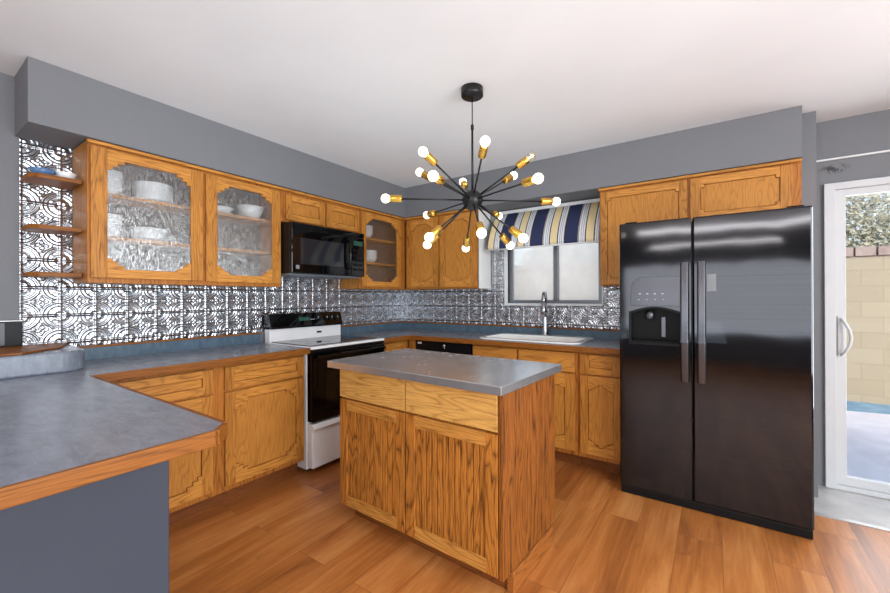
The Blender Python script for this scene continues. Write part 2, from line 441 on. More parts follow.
# back wall with the sink window opening
WX0, WX1, WZ0, WZ1 = 1.364, 2.245, 1.212, 2.06
struct('wall_back', MB().prism([(-.12, 0), (3.577, 0), (3.577, CE), (-.12, CE)], 0, .16, 'xz', [[(WX0, WZ0), (WX1, WZ0), (WX1, WZ1), (WX0, WZ1)]]), 'wall')
DX0, DX1, DZ1 = 3.647, 5.45, 2.015
struct('wall_patio', MB().prism([(3.577, -.06), (DX0, -.06), (DX0, DZ1), (DX1, DZ1), (DX1, -.06), (XR + .1, -.06), (XR + .1, CE), (3.577, CE)], .07, .2, 'xz'), 'wall_marked')
struct('wall_stub', MB().box(3.495, 3.577, -.165, 0, 0, CE).box(3.495, 3.577, 0, .07, 0, CE), 'wall')
struct('wall_right', MB().box(XR, XR + .1, YR, .07, -.06, CE), 'wall')
struct('wall_rear', MB().box(-.1, XR + .1, YR - .1, YR, -.06, CE), 'wall')
struct('wall_soffit_left', MB().box(0, SD, -3.094, 0, SO, CE), 'wall')
struct('wall_soffit_back', MB().box(SD, 3.4905, -SD, 0, SO, CE), 'wall')
struct('trim_ledge', MB().box(3.577, XR, .052, .07, 2.170, 2.182), 'white', bevel=.002)

# ------------------------------------------------------------------ sink window
w = struct('window_1', MB().prism([(WX0, WZ0), (WX1, WZ0), (WX1, WZ1), (WX0, WZ1)], .03, .085, 'xz', [[(WX0 + .035, WZ0 + .03), (WX1 - .035, WZ0 + .03), (WX1 - .035, WZ1 - .03), (WX0 + .035, WZ1 - .03)]]), 'alu', bevel=.003)
MB().box(1.812, 1.852, .022, .08, WZ0 + .03, WZ1 - .03).build('window_mullion', 'alu', w, .003)
for a, b, y in ((WX0 + .035, 1.812, .05), (1.852, WX1 - .035, .062)):
    MB().box(a, b, y, y + .004, WZ0 + .03, WZ1 - .03).build('window_pane', 'pane_glare', w)
MB().box(WX0 - .03, WX1 + .012, -.022, .028, WZ0 - .022, WZ0).build('window_sill', 'white', w, .004)
MB().box(WX0 - .034, WX0, -.012, .03, WZ0, WZ1).box(WX1, WX1 + .012, -.008, .03, WZ0, WZ1).build('window_casing', 'white', w, .003)

# ------------------------------------------------------------------ sliding patio door
d = struct('door_1', MB().prism([(DX0, 0), (DX1, 0), (DX1, DZ1), (DX0, DZ1)], .045, .17, 'xz', [[(DX0 + .055, .03), (DX1 - .055, .03), (DX1 - .055, DZ1 - .045), (DX0 + .055, DZ1 - .045)]]), 'door_white', bevel=.004)
def sash(name, x0, x1, y0, y1, stile):
    o = MB().prism([(x0, .03), (x1, .03), (x1, 1.97), (x0, 1.97)], y0, y1, 'xz', [[(x0 + stile, .09), (x1 - stile, .09), (x1 - stile, 1.925), (x0 + stile, 1.925)]]).build(name, 'door_white', d, .004)
    MB().box(x0 + stile, x1 - stile, (y0 + y1) / 2 - .003, (y0 + y1) / 2 + .003, .09, 1.925).build('glass_pane', 'pane', o)
    return o
s1 = sash('sliding_panel', 3.702, 4.60, .065, .10, .052)
s2 = sash('fixed_panel', 4.55, 5.395, .115, .15, .052)
h = MB()
h.box(3.712, 3.738, .050, .065, .875, 1.135)
h.sweep([(3.727, .052, 1.12), (3.735, .022, 1.105), (3.757, .004, 1.05), (3.764, 0, 1.0), (3.757, .004, .95), (3.735, .022, .90), (3.727, .052, .885)], .009, 8)
h.build('door_handle', 'door_white', s1, .002)

# ------------------------------------------------------------------ outside
struct('patio_slab', MB().box(-2, 9, .2, 3.64, -.16, -.10), 'patio')
struct('patio_stripe', MB().prism([(-2, 3.05), (4.3, 3.02), (5.2, 3.2), (9, 2.9), (9, 3.64), (-2, 3.64)], -.10, -.095, 'xy'), 'patio_blue')  # bluish strip of ground along the garden wall
struct('wall_garden', MB().box(-4, 11, 3.64, 3.84, -.16, 1.77), 'block')
mb = MB()
for i in range(40):
    mb.box(-1.6 + i * .205, -1.6 + i * .205 + .185, 3.62, 3.86, 1.785, 1.90)
mb.box(-4, 11, 3.65, 3.83, 1.77, 1.785)
struct('trim_wall_cap', mb, 'cap')
def shrub(x, y, z0, rx, ry, rz, n, mat, label):
    t = thing('shrub', label, 'shrub', (x, y, -.1))
    st = MB()
    for k in range(5):
        a = k * 1.3; st.sweep([(0, 0, 0), (math.cos(a) * .15, math.sin(a) * .12, z0 + .3), (math.cos(a) * rx * .5, math.sin(a) * ry * .5, z0 + rz * .9)], [.03, .02, .008], 6)
    st.build('stem', 'oak_dark', t)
    f = MB()
    for k in range(n):
        while True:
            p = Vector((random.uniform(-1, 1), random.uniform(-1, 1), random.uniform(-1, 1)))
            if p.length < 1 and p.length > .3: break
        c = Vector((p.x * rx, p.y * ry, z0 + rz + p.z * rz))
        d1 = Vector((random.gauss(0, 1), random.gauss(0, 1), random.gauss(0, 1))).normalized(); d2 = d1.orthogonal().normalized()
        L = random.uniform(.022, .055); W = L * .4
        f._add([c - d1 * L, c + d2 * W, c + d1 * L, c - d2 * W], [(0, 1, 2, 3)], 0)
    o = f.build('foliage', mat, t, weld=False); o['kind'] = 'stuff'
    return t
shrub(4.6, 4.75, 1.3, .95, .65, .95, 11000, 'leaf', 'pale leafy shrub over the garden wall, seen through the sliding door')
shrub(6.75, 4.9, 1.2, .9, .6, .9, 3000, 'leaf2', 'green shrub over the garden wall beyond the sliding door edge')
shrub(.75, 4.7, 1.25, 1.35, .6, .75, 8000, 'leaf2', 'grey green shrub over the garden wall, seen through the sink window')

# ------------------------------------------------------------------ tin backsplashes
TS = .1525
def tin_h(u, v):
    du, dv = abs(u - .5), abs(v - .5)
    e = .5 - max(du, dv)
    hh = 1.0 * math.exp(-(e / .028) ** 2)
    rc = math.hypot(.5 - du, .5 - dv)
    ring = lambda r, r0, w: math.exp(-((r - r0) / w) ** 2)
    hh += .85 * ring(rc, .47, .032) + .55 * ring(rc, .36, .028) + .6 * ring(rc, .17, .05)
    ro = math.hypot(du, dv); th = math.atan2(v - .5, u - .5)
    hh += .8 * ring(ro, .13 + .05 * math.cos(4 * th), .030) + .9 * math.exp(-(ro / .045) ** 2)
    hh += .55 * ring(ro, .33 + .07 * math.cos(4 * th + PI), .03) * (1 if rc > .5 else 0)
    hh += .35 * ring(rc, .26, .022) * (.5 + .5 * math.cos(10 * math.atan2(.5 - dv, .5 - du)))
    return min(hh, 1.15)
def tin(mb, a0, a1, z0, z1, fn, pa, pz):
    st = .0042; na = max(2, round((a1 - a0) / st)); nz = max(2, round((z1 - z0) / st))
    vs_, fs = [], []
    for j in range(nz + 1):
        z = z0 + (z1 - z0) * j / nz
        for i in range(na + 1):
            a = a0 + (a1 - a0) * i / na
            vs_.append(fn(a, z, .0012 + .0066 * tin_h(((a - pa) / TS) % 1, ((z - pz) / TS) % 1)))
    for j in range(nz):
        for i in range(na):
            k = j * (na + 1) + i; fs.append((k, k + 1, k + na + 2, k + na + 1))
    mb._add(vs_, fs, 0, True)
lw = MB(); L_ = lambda a, z, h_: (h_, a, z)
tin(lw, -3.078, -.003, .9955, 1.444, L_, -3.075, 1.025)
tin(lw, -3.078, -2.872, 1.444, 2.124, L_, -3.075, 1.025)
o = lw.build('tin_backsplash', 'tin', weld=False); tag(o, 'embossed silver tin tile backsplash along the left wall behind the range', 'backsplash')
bw = MB(); B_ = lambda a, z, h_: (a, -h_, z)
tin(bw, .004, 1.33, .9955, 1.40, B_, 0, 1.025)
tin(bw, 1.185, 1.33, 1.40, 2.12, B_, 0, 1.025)
tin(bw, 1.33, 2.2575, .9955, 1.190, B_, 0, 1.025)
tin(bw, 2.2575, 2.53, .9955, 1.352, B_, 0, 1.025)
o = bw.build('tin_backsplash', 'tin', weld=False); tag(o, 'embossed silver tin tile backsplash around the sink window', 'backsplash')

# ------------------------------------------------------------------ cabinet kit (local frame: x width, front towards -y, z up)
def stepped(xa, xb, z, s, g=0):
    """lower (s=1) or upper (s=-1) edge of an opening with stepped corners, shrunk by g"""
    st = [(0, .058), (.022, .058), (.022, .040), (.046, .040), (.046, .020), (.076, .020), (.076, 0)]
    if g: st = [(a + (g if a < .01 else g), b + g) for a, b in st]
    return [(xa + a, z + s * b) for a, b in st] + [(xb - a, z + s * b) for a, b in reversed(st)]
def arched(xa, xb, z, s, g=0):
    hw = (xb - xa) / 2
    st = [(0, .046), (hw * .24, .046), (hw * .24, .034), (hw * .52, .034), (hw * .52, .018), (hw * .80, .018), (hw * .80, 0)]
    if g: st = [(a + g, b + g) for a, b in st]
    return [(xa + a, z + s * b) for a, b in st] + [(xb - a, z + s * b) for a, b in reversed(st)]
def plain_edge(xa, xb, z, s, g=0): return [(xa + g, z + s * g), (xb - g, z + s * g)]
def door_front(parent, name, x0, x1, z0, z1, y, style='notch', stile=.06, rail=.055, th=.02, mv='oak_v', mh='oak_h', mp='oak_panel', label=None):
    """frame-and-panel front whose face lies at y - th"""
    mb = MB(); xa, xb = x0 + stile, x1 - stile; za, zb = z0 + rail, z1 - rail
    mb.box(x0, xa, y - th, y, z0, z1, 0); mb.box(xb, x1, y - th, y, z0, z1, 0)
    fn = {'smallnotch': lambda a, b_, z, q, g=0: [(a + g, z + q * (.02 + g)), (a + .02 + g, z + q * (.02 + g)), (a + .02 + g, z + q * g), (b_ - .02 - g, z + q * g), (b_ - .02 - g, z + q * (.02 + g)), (b_ - g, z + q * (.02 + g))], 'notch': stepped, 'glass': stepped, 'arch': arched}.get(style, plain_edge)
    lo, up = fn(xa, xb, za, 1), fn(xa, xb, zb, -1)
    mb.prism([(xb, z0), (xa, z0)] + lo, y - th, y, 'xz', m=1)
    mb.prism([(xa, z1)] + [(xb, z1)] + list(reversed(up)), y - th, y, 'xz', m=1)
    o = mb.build(name, [mv, mh], parent, .0015)
    if label: o['label'] = label
    if style == 'glass':
        MB().box(xa - .005, xb + .005, y - .010, y - .006, za - .005, zb + .005).build('glass_pane', 'rain', o)
    elif style == 'bead':
        p = MB(); n = max(3, round((xb - xa) / .034)); step = (xb - xa) / n
        p.box(xa - .004, xb + .004, y - .004, y - .001, za - .004, zb + .004)
        for i in range(n): p.box(xa + i * step + .0026, xa + (i + 1) * step - .0026, y - .0125, y - .0035, za - .003, zb + .003)
        p.build('beadboard', mp, o, .0015)
    else:
        # the flat panel stands in a routed groove, so a real gap runs round it
        g = .004
        p = MB(); p.box(xa - .004, xb + .004, y - .003, y - .001, za - .004, zb + .004)
        p.prism(fn(xa, xb, za, 1, g) + list(reversed(fn(xa, xb, zb, -1, g))), y - .0125, y - .0025, 'xz')
        p.build('panel', mp, o, .001)
    return o
def carcass(parent, W, D, z0, z1, mat='oak_v', inside='inside', open_front=False, t=.018, shelves=(), right_mat=None):
    """D is the depth of box + face frame"""
    if open_front:
        b = MB(); b.box(0, t, -D, 0, z0, z1); b.box(W - t, W, -D, 0, z0, z1)
        b.box(t, W - t, -D, 0, z0, z0 + t, 0); b.box(t, W - t, -D, 0, z1 - t, z1, 0)
        b.box(t, W - t, -.012, -.006, z0 + t, z1 - t, 1)
        o = b.build('carcass', [mat, inside], parent)
        for z in shelves: MB().box(t + .001, W - t - .001, -D + .045, -.013, z - .018, z).build('shelf', 'oak_h', parent)
    else:
        o = MB().box(0, W, -D, 0, z0, z1).build('carcass', [mat], parent, .001)
    return o
def face_frame(parent, y, W, z0, z1, openings, m=('oak_frame_v', 'oak_frame_h'), th=.018):
    mb = MB(); mb.prism([(0, z0), (W, z0), (W, z1), (0, z1)], y - th, y, 'xz', openings, 0)
    return mb.build('face_frame', list(m), parent, .001)
def rect(a, b, c, e): return [(a, c), (b, c), (b, e), (a, e)]
def crown(parent, W, y, z0, z1):
    MB().box(-.004, W + .004, y - .026, y, z0 + .006, z1).build('top_trim', 'oak_h', parent, .003)
R90 = PI / 2
FD = .27                                   # depth of box and face frame of the wall cabinets
def wy(y): return (0.006, y, 0)            # thing on the left wall, its local x running along world y

# --- left wall: glazed double cabinet
t = thing('wall_cabinet', 'long oak wall cabinet with two glazed doors, left of the microwave', 'cabinet', (0.009, -2.870, 1.356), R90)
def up(z): return z - 1.356
W = 1.128
carcass(t, W, FD - .027, 0, up(2.118), open_front=True, shelves=(up(1.624), up(1.868)))
face_frame(t, -(FD - .027), W, 0, up(2.118), [rect(.04, .545, .035, up(2.07)), rect(.605, 1.088, .035, up(2.07))])
door_front(t, 'door', .011, .566, up(1.384), up(2.092), -(FD - .009), 'glass', .07, .05)
door_front(t, 'door', .586, 1.120, up(1.380), up(2.088), -(FD - .009), 'glass', .07, .05)
crown(t, W, -(FD - .009), up(2.098), up(2.122))

# --- over the microwave
t = thing('wall_cabinet', 'short oak wall cabinet with two small doors above the microwave', 'cabinet', (0.009, -1.741, 1.864), R90)
def up(z): return z - 1.864
W = .808
carcass(t, W, FD - .027, 0, up(2.118)); face_frame(t, -(FD - .027), W, 0, up(2.118), [rect(.04, .38, .03, up(2.07)), rect(.43, .77, .03, up(2.07))])
door_front(t, 'door', .038, .404, up(1.884), up(2.078), -(FD - .009), 'rect', .055, .045)
door_front(t, 'door', .425, .796, up(1.884), up(2.078), -(FD - .009), 'rect', .055, .045)
crown(t, W, -(FD - .009), up(2.098), up(2.122))

# --- glazed corner cabinet
t = thing('wall_cabinet', 'oak wall cabinet with a single glazed door, right of the microwave', 'cabinet', (0.009, -.932, 1.356), R90)
def up(z): return z - 1.356
W = .925
carcass(t, W, FD - .027, 0, up(2.118), open_front=True, shelves=(up(1.624), up(1.868)))
face_frame(t, -(FD - .027), .662, 0, up(2.118), [rect(.05, .55, .035, up(2.07))])
door_front(t, 'door', .020, .580, up(1.380), up(2.090), -(FD - .009), 'glass', .058, .05)
MB().box(-.004, .641, -(FD - .009) - .028, -(FD - .009), up(2.104), up(2.122)).build('top_trim', 'oak_h', t, .003)

# --- back wall, two plain doors in the corner
t = thing('wall_cabinet', 'oak wall cabinet with two solid doors in the room corner', 'cabinet', (.284, -.009, 1.356), 0)
W = .895
MB().box(0, W - .006, -(FD - .027), 0, 0, up(2.118)).build('carcass', 'oak_v', t)
MB().box(W - .005, W, -(FD - .012), 0, 0, up(2.118)).build('end_panel', 'white_board', t)['label'] = 'white end panel facing the window'
face_frame(t, -(FD - .027), W, 0, up(2.118), [rect(.04, .42, .03, up(2.07)), rect(.49, .85, .03, up(2.07))])
door_front(t, 'door', .030, .440, up(1.378), up(2.090), -(FD - .009), 'notch', .06, .055)
door_front(t, 'door', .464, .886, up(1.374), up(2.090), -(FD - .009), 'notch', .06, .055)
MB().box(-.013, W + .004, -(FD - .009) - .028, -(FD - .009), up(2.104), up(2.122)).build('top_trim', 'oak_h', t, .003)

# --- back wall, above and beside the fridge
t = thing('wall_cabinet', 'oak wall cabinet over the fridge with one tall and one short door', 'cabinet', (2.292, -.009, 1.356), 0)
W = 1.200
MB().prism([(0, 0), (.606, 0), (.606, up(1.79)), (W, up(1.79)), (W, up(2.118)), (0, up(2.118))], -(FD - .027), 0, 'xz').build('carcass', 'oak_v', t, .001)
MB().prism([(0, 0), (.606, 0), (.606, up(1.79)), (W, up(1.79)), (W, up(2.118)), (0, up(2.118))], -(FD - .009), -(FD - .027), 'xz').build('face_frame', ['oak_frame_v', 'oak_frame_h'], t, .001)
door_front(t, 'door', .010, .594, up(1.366), up(2.090), -(FD - .009), 'smallnotch', .05, .05)
door_front(t, 'door', .612, 1.156, up(1.80), up(2.094), -(FD - .009), 'smallnotch', .06, .05)
MB().box(-.004, W, -(FD - .009) - .028, -(FD - .009), up(2.104), up(2.122)).build('top_trim', 'oak_h', t, .003)

# --- open end shelves
t = thing('open_shelf_unit', 'three open oak end shelves beside the long glazed cabinet', 'shelf', (0.009, -2.875, 1.38), R90)
for z in (1.385, 1.628, 1.888):
    MB().prism([(-.20, 0), (-.002, 0), (-.002, -.205), (-.165, -.205), (-.20, -.16)], z - 1.38, z + .022 - 1.38, 'xy').build('shelf', 'edge_x', t, .003)

# ------------------------------------------------------------------ china
def plate_mesh(name, label, cat, r, h, loc, mat='china', wall=.004, group=None):
    pr_ = [(r * .45, 0), (r * .6, 0), (r * .8, h * .45), (r, h), (r - .004, h + .001), (r * .78, h * .45 + wall), (r * .58, wall), (0, wall)]
    o = MB().lathe(pr_, (0, 0, 0), 28).build(name, mat, loc=loc); o.rotation_euler = (0, 0, 0)
    return tag(o, label, cat, group)
def stack(name, label, cat, n, r, h, pitch, loc, group, mat='china'):
    o = plate_mesh(name, label, cat, r, h, loc, mat, group=group)
    for k in range(1, n):
        c = o.copy(); COL.objects.link(c); c.location = (loc[0], loc[1], loc[2] + k * pitch)
A_top, A_mid, A_bot = 1.869, 1.625, 1.3755
stack('plate', 'white plate in the tall top-shelf stack behind the leftmost glass door', 'plate', 10, .105, .016, .0105, (.125, -2.52, A_top), 'plates on the top shelf behind the leftmost glass door')
stack('bowl', 'white bowl stacked on the top shelf behind the leftmost glass door', 'bowl', 5, .075, .05, .022, (.125, -2.745, A_top), 'bowls on the top shelf behind the leftmost glass door')
stack('plate', 'white plate stacked on the middle shelf behind the leftmost glass door', 'plate', 7, .10, .016, .010, (.125, -2.54, A_mid), 'plates on the middle shelf behind the leftmost glass door')
stack('bowl', 'white bowl stacked on the middle shelf behind the leftmost glass door', 'bowl', 5, .075, .05, .02, (.125, -2.75, A_mid), 'bowls on the middle shelf behind the leftmost glass door')
plate_mesh('dish', 'shallow white dish on the cabinet floor behind the leftmost glass door', 'dish', .085, .035, (.13, -2.60, A_bot))
plate_mesh('dish', 'small white dish at the left end behind the leftmost glass door', 'dish', .06, .05, (.13, -2.77, A_bot))
plate_mesh('bowl', 'large white bowl on the top shelf behind the second glass door', 'bowl', .10, .09, (.125, -1.90, A_top))
plate_mesh('bowl', 'low white bowl on the top shelf behind the second glass door', 'bowl', .085, .045, (.125, -2.12, A_top))
plate_mesh('dish', 'small white dish on the cabinet floor behind the second glass door', 'dish', .055, .04, (.16, -1.93, A_bot))
stack('bowl', 'white bowl stacked on the top shelf in the glazed cabinet right of the microwave', 'bowl', 4, .085, .055, .022, (.125, -.72, A_top), 'bowls on the top shelf right of the microwave')
stack('bowl', 'white bowl stacked on the middle shelf in the glazed cabinet right of the microwave', 'bowl', 4, .085, .055, .022, (.125, -.66, A_mid), 'bowls on the middle shelf right of the microwave')
plate_mesh('dish', 'white dish on the cabinet floor behind the glass door right of the microwave', 'dish', .08, .045, (.13, -.55, A_bot))
plate_mesh('dish', 'round blue glazed dish on the top open end shelf', 'dish', .052, .034, (.135, -3.015, 1.911), 'china_blue')
plate_mesh('bowl', 'small white bowl beside the blue dish on the top open end shelf', 'bowl', .045, .036, (.14, -2.925, 1.911))

# ------------------------------------------------------------------ microwave (local x = world y)
t = thing('microwave', 'black over-the-range microwave hung under the short oak cabinet', 'microwave', (0.009, -1.7385, 1.447), R90)
W, H, D = .742, .402, .372
MB().box(0, W, -D, 0, .012, H).build('body', 'black', t, .004)
MB().box(.01, W - .01, -D + .02, -.02, 0, .012).build('vent_panel', 'alu', t)
dr = MB().box(0, .585, -D - .03, -D - .001, .012, H - .045).build('door', 'black_gloss', t, .006)
MB().box(.075, .50, -D - .0325, -D - .030, .085, H - .115).build('door_window', 'grey_window', dr)
MB().sweep([(.545, -D - .03, .07), (.545, -D - .062, .085), (.545, -D - .068, .20), (.545, -D - .062, .30), (.545, -D - .03, .315)], .011, 8).build('door_handle', 'black_gloss', dr)
MB().box(.035, .065, -D - .032, -D - .030, .045, .075).build('sticker', 'label_white', dr)
cp = MB().box(.588, W, -D - .03, -D - .001, .012, H - .045).build('control_panel', 'black_gloss', t, .006)
MB().box(.615, .715, -D - .032, -D - .030, .285, .325).build('display', 'display', cp)
b = MB()
for i in range(3):
    for j in range(5): b.box(.612 + i * .037, .640 + i * .037, -D - .0315, -D - .030, .06 + j * .042, .085 + j * .042)
b.build('button_grid', 'black', cp)
v = MB()
v.box(0, W, -D - .028, -D - .001, H - .042, H)
o = v.build('vent_grille', 'black_gloss', t, .004)

# ------------------------------------------------------------------ range
t = thing('range', 'white range with black oven door and black glass cooktop', 'range', (0.009, -1.757, 0), R90)
W = .752; F = -.598
MB().box(0, W, F, -.03, .03, .895).build('body', 'white_enamel', t, .003)
MB().prism([(0, .897), (W, .897), (W, .917), (0, .917)], -.655, -.10, 'xz').build('cooktop_rim', 'white_enamel', t, .005)
ck = MB().box(.03, W - .03, -.60, -.115, .917, .921).build('cooktop_glass', 'black_glass', t, .0015)
for x, y, rr in ((.20, -.47, .10), (.56, -.47, .085), (.20, -.24, .075), (.56, -.24, .10)):
    r = MB(); nn = 36; cs = [(math.cos(2 * PI * k / nn), math.sin(2 * PI * k / nn)) for k in range(nn)]
    r.prism([(x + rr * a, y + rr * b_) for a, b_ in cs], .9211, .9215, 'xy', [[(x + (rr - .004) * a, y + (rr - .004) * b_) for a, b_ in cs]])
    r.build('burner_ring', 'grey_window', ck)
g = MB().box(.028, W - .006, -.095, -.02, .90, 1.018).build('backguard', 'white_enamel', t, .004)
MB().box(.475, .525, -.0975, -.095, .958, .974).build('emblem', 'black', g)
cons = MB().prism([(-.118, 1.018), (-.02, 1.018), (-.02, 1.14), (-.088, 1.14), (-.118, 1.035)], .022, W - .002, 'yz').build('console', 'black_gloss', t, .004)
def on_console(z): return -.118 + (z - 1.035) / (1.14 - 1.035) * .03
MB().box(.285, .39, on_console(1.085) - .003, on_console(1.085) + .004, 1.07, 1.105).build('display', 'display', cons)
for x, rr in ((.47, .024), (.565, .016), (.62, .02), (.685, .02)):
    MB().lathe([(rr, 0), (rr, .012), (rr * .8, .02), (0, .02)], (x, on_console(1.088), 1.088), 20, 0, (0, -1, .28)).build('knob', 'black', cons)
    MB().box(x - .002, x + .002, on_console(1.088) - .024, on_console(1.088) - .019, 1.09, 1.107).build('knob_mark', 'icon', cons)
bt = MB()
for i in range(4): bt.box(.40 + i * .012, .408 + i * .012, on_console(1.085) - .0015, on_console(1.085) + .004, 1.078, 1.086)
bt.build('button_row', 'icon', cons)
od = MB().box(.006, W - .006, F - .062, F - .002, .375, .872).build('oven_door', 'black_glass', t, .006)
MB().box(.12, W - .12, F - .064, F - .062, .46, .73).build('oven_window', 'black_gloss', od)
hh = MB().box(.03, W - .03, F - .102, F - .082, .832, .858).box(.05, .08, F - .085, F - .061, .836, .854).box(W - .08, W - .05, F - .085, F - .061, .836, .854)
hh.build('oven_handle', 'black_gloss', od, .006)
MB().box(0.002, W - .002, F - .045, F - .001, .874, .894).build('front_trim', 'black', t)
sd = MB().box(.006, W - .006, F - .062, F - .002, .045, .315).build('storage_drawer', 'white_enamel', t, .008)
MB().prism([(F - .089, .335), (F - .057, .362), (F - .002, .362), (F - .002, .317), (F - .077, .317)], .006, W - .006, 'yz').build('drawer_handle', 'white_enamel', sd, .004)
for x in (.06, W - .06):
    for y in (F + .06, -.10): MB().lathe([(.018, 0), (.018, .03)], (x, y, 0), 12).build('foot', 'black', t)

# ------------------------------------------------------------------ base cabinets
BD = .589
def base_box(t, W, m='oak_v', z0=.10, D=BD, inset=0):
    MB().box(0, W, -D + .018, 0, z0, .874).build('carcass', m, t)
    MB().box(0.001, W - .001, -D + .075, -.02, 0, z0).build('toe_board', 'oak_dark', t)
# left run, double cabinet
t = thing('base_cabinet', 'oak base cabinet with two doors and two drawers left of the range', 'cabinet', (0.009, -2.932, 0), R90)
W = 1.168; Y = -BD + .009
MB().box(0, W, Y + .018, 0, .10, .874).build('carcass', 'oak_v', t)
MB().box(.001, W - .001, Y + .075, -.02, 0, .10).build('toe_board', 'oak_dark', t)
face_frame(t, Y + .018, W, .10, .874, [rect(.04, .545, .15, .69), rect(.61, 1.13, .15, .69), rect(.04, .545, .725, .845), rect(.61, 1.13, .725, .845)])
door_front(t, 'door', .022, .540, .135, .700, Y, 'notch', .06, .055); door_front(t, 'door', .610, 1.155, .135, .700, Y, 'notch', .06, .055)
door_front(t, 'drawer', .022, .540, .714, .852, Y, 'rect', .055, .042, mp='oak_h'); door_front(t, 'drawer', .610, 1.155, .714, .852, Y, 'rect', .055, .042, mp='oak_h')
# filler right of the range
t = thing('base_cabinet', 'narrow oak base cabinet between the range and the dishwasher corner', 'cabinet', (0.009, -.998, 0), R90)
base_box(t, .93, D=BD - .009)
face_frame(t, -BD + .027, .39, .10, .874, [rect(.03, .34, .15, .69), rect(.03, .34, .725, .845)])
door_front(t, 'door', .02, .345, .135, .70, -BD + .009, 'arch', .055, .055); door_front(t, 'drawer', .02, .345, .714, .852, -BD + .009, 'rect', .055, .042, mp='oak_h')
# corner post beside the dishwasher
o = MB().box(.600, .682, -.598, -.02, .10, .874).box(.605, .68, -.53, -.03, 0, .10).build('corner_filler', 'oak_v', bevel=.001); tag(o, 'oak filler post in the inner corner beside the dishwasher', 'filler')
# dishwasher
t = thing('dishwasher', 'black dishwasher under the back worktop', 'dishwasher', (.688, -.02, 0), 0)
MB().box(0, .608, -.55, 0, .10, .868).build('body', 'black', t); MB().box(.01, .598, -.50, -.02, 0, .10).build('kick_plate', 'black', t)
MB().box(0.003, .605, -.582, -.551, .11, .745).build('door', 'black_gloss', t, .004)
cp = MB().box(0.003, .605, -.588, -.551, .75, .866).build('control_panel', 'black', t, .004)
MB().box(.03, .075, -.590, -.588, .835, .852).build('badge', 'white', cp)
MB().sweep([(.335, -.588, .815), (.335, -.605, .815)], .014, 14).lathe([(.016, 0), (.02, .01), (.012, .022), (0, .024)], (.335, -.588, .835), 14, 0, (0, -1, 0)).build('latch_knob', 'chrome', cp)
# sink base
t = thing('base_cabinet', 'oak sink base cabinet with two carved doors under the sink', 'cabinet', (1.304, -.009, 0), 0)
W = .902
base_box(t, W, D=BD - .009)
face_frame(t, -BD + .027, W, .10, .874, [rect(.03, .40, .15, .69), rect(.46, .87, .15, .69), rect(.03, .40, .725, .845), rect(.46, .87, .725, .845)])
door_front(t, 'door', .018, .420, .135, .700, -BD + .009, 'arch', .07, .055); door_front(t, 'door', .440, .882, .135, .700, -BD + .009, 'arch', .07, .055)
for a, b_ in ((.018, .420), (.440, .882)): MB().box(a, b_, -BD - .011, -BD + .009, .714, .856).build('false_drawer', 'oak_h', t, .002)
# drawer unit beside the fridge
t = thing('base_cabinet', 'oak base cabinet with one drawer and one carved door beside the fridge', 'cabinet', (2.208, -.009, 0), 0)
W = .315
base_box(t, W, D=BD - .009)
face_frame(t, -BD + .027, W, .10, .874, [rect(.03, .285, .15, .69), rect(.03, .285, .725, .845)])
door_front(t, 'door', .020, .303, .135, .700, -BD + .009, 'arch', .055, .055); door_front(t, 'drawer', .020, .303, .714, .852, -BD + .009, 'rect', .065, .045, mp='oak_h')

# ------------------------------------------------------------------ worktops
def edge_strip(mb, pts, t_, z0, z1, m=0):
    """band of thickness t_ along an open outline, lying outside it (left-hand walk = inside)"""
    n = len(pts); P = [Vector((a, b)) for a, b in pts]; off = []
    for i in range(n):
        d0 = (P[i] - P[i - 1]).normalized() if i > 0 else None; d1 = (P[i + 1] - P[i]).normalized() if i < n - 1 else None
        n0 = Vector((d0.y, -d0.x)) if d0 else None; n1 = Vector((d1.y, -d1.x)) if d1 else None
        if n0 is None: o_ = n1 * t_
        elif n1 is None: o_ = n0 * t_
        else:
            b_ = (n0 + n1).normalized(); o_ = b_ * (t_ / max(.3, b_.dot(n0)))
        off.append(P[i] + o_)
    for i in range(n - 1):
        mb.prism([tuple(P[i]), tuple(P[i + 1]), tuple(off[i + 1]), tuple(off[i])], z0, z1, 'xy', m=m)
CT0, CT1 = .876, .914
E_ = .014
t = thing('worktop', 'blue grey laminate worktop of the peninsula and left run with oak edging', 'worktop', (0, 0, CT0))
zt = CT1 - CT0
YP = -2.941; XP = 1.938; YE = -3.62
outline = [(XP - E_, YE), (XP - E_, -2.994 - .005), (1.886 - .006, YP - E_), (.6675 - E_, YP - E_), (.6675 - E_, -1.765), (.003, -1.765), (.003, YE)]
MB().prism(outline, 0, zt, 'xy').build('laminate_top', 'laminate', t)
e = MB(); edge_strip(e, [outline[0], outline[1]], E_, -.002, zt + .0008, 0); edge_strip(e, [outline[1], outline[2]], E_, -.002, zt + .0008, 1); edge_strip(e, [outline[2], outline[3]], E_, -.002, zt + .0008, 1)
edge_strip(e, [outline[3], outline[4]], E_, -.002, zt + .0008, 0)
e.build('edge_band', ['edge_y', 'edge_x'], t, .003)
LP = .0815
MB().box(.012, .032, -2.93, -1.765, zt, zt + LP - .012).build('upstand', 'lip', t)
MB().box(.012, .038, -3.02, -1.765, zt + LP - .012, zt + LP).build('upstand_cap', 'edge_y', t, .002)
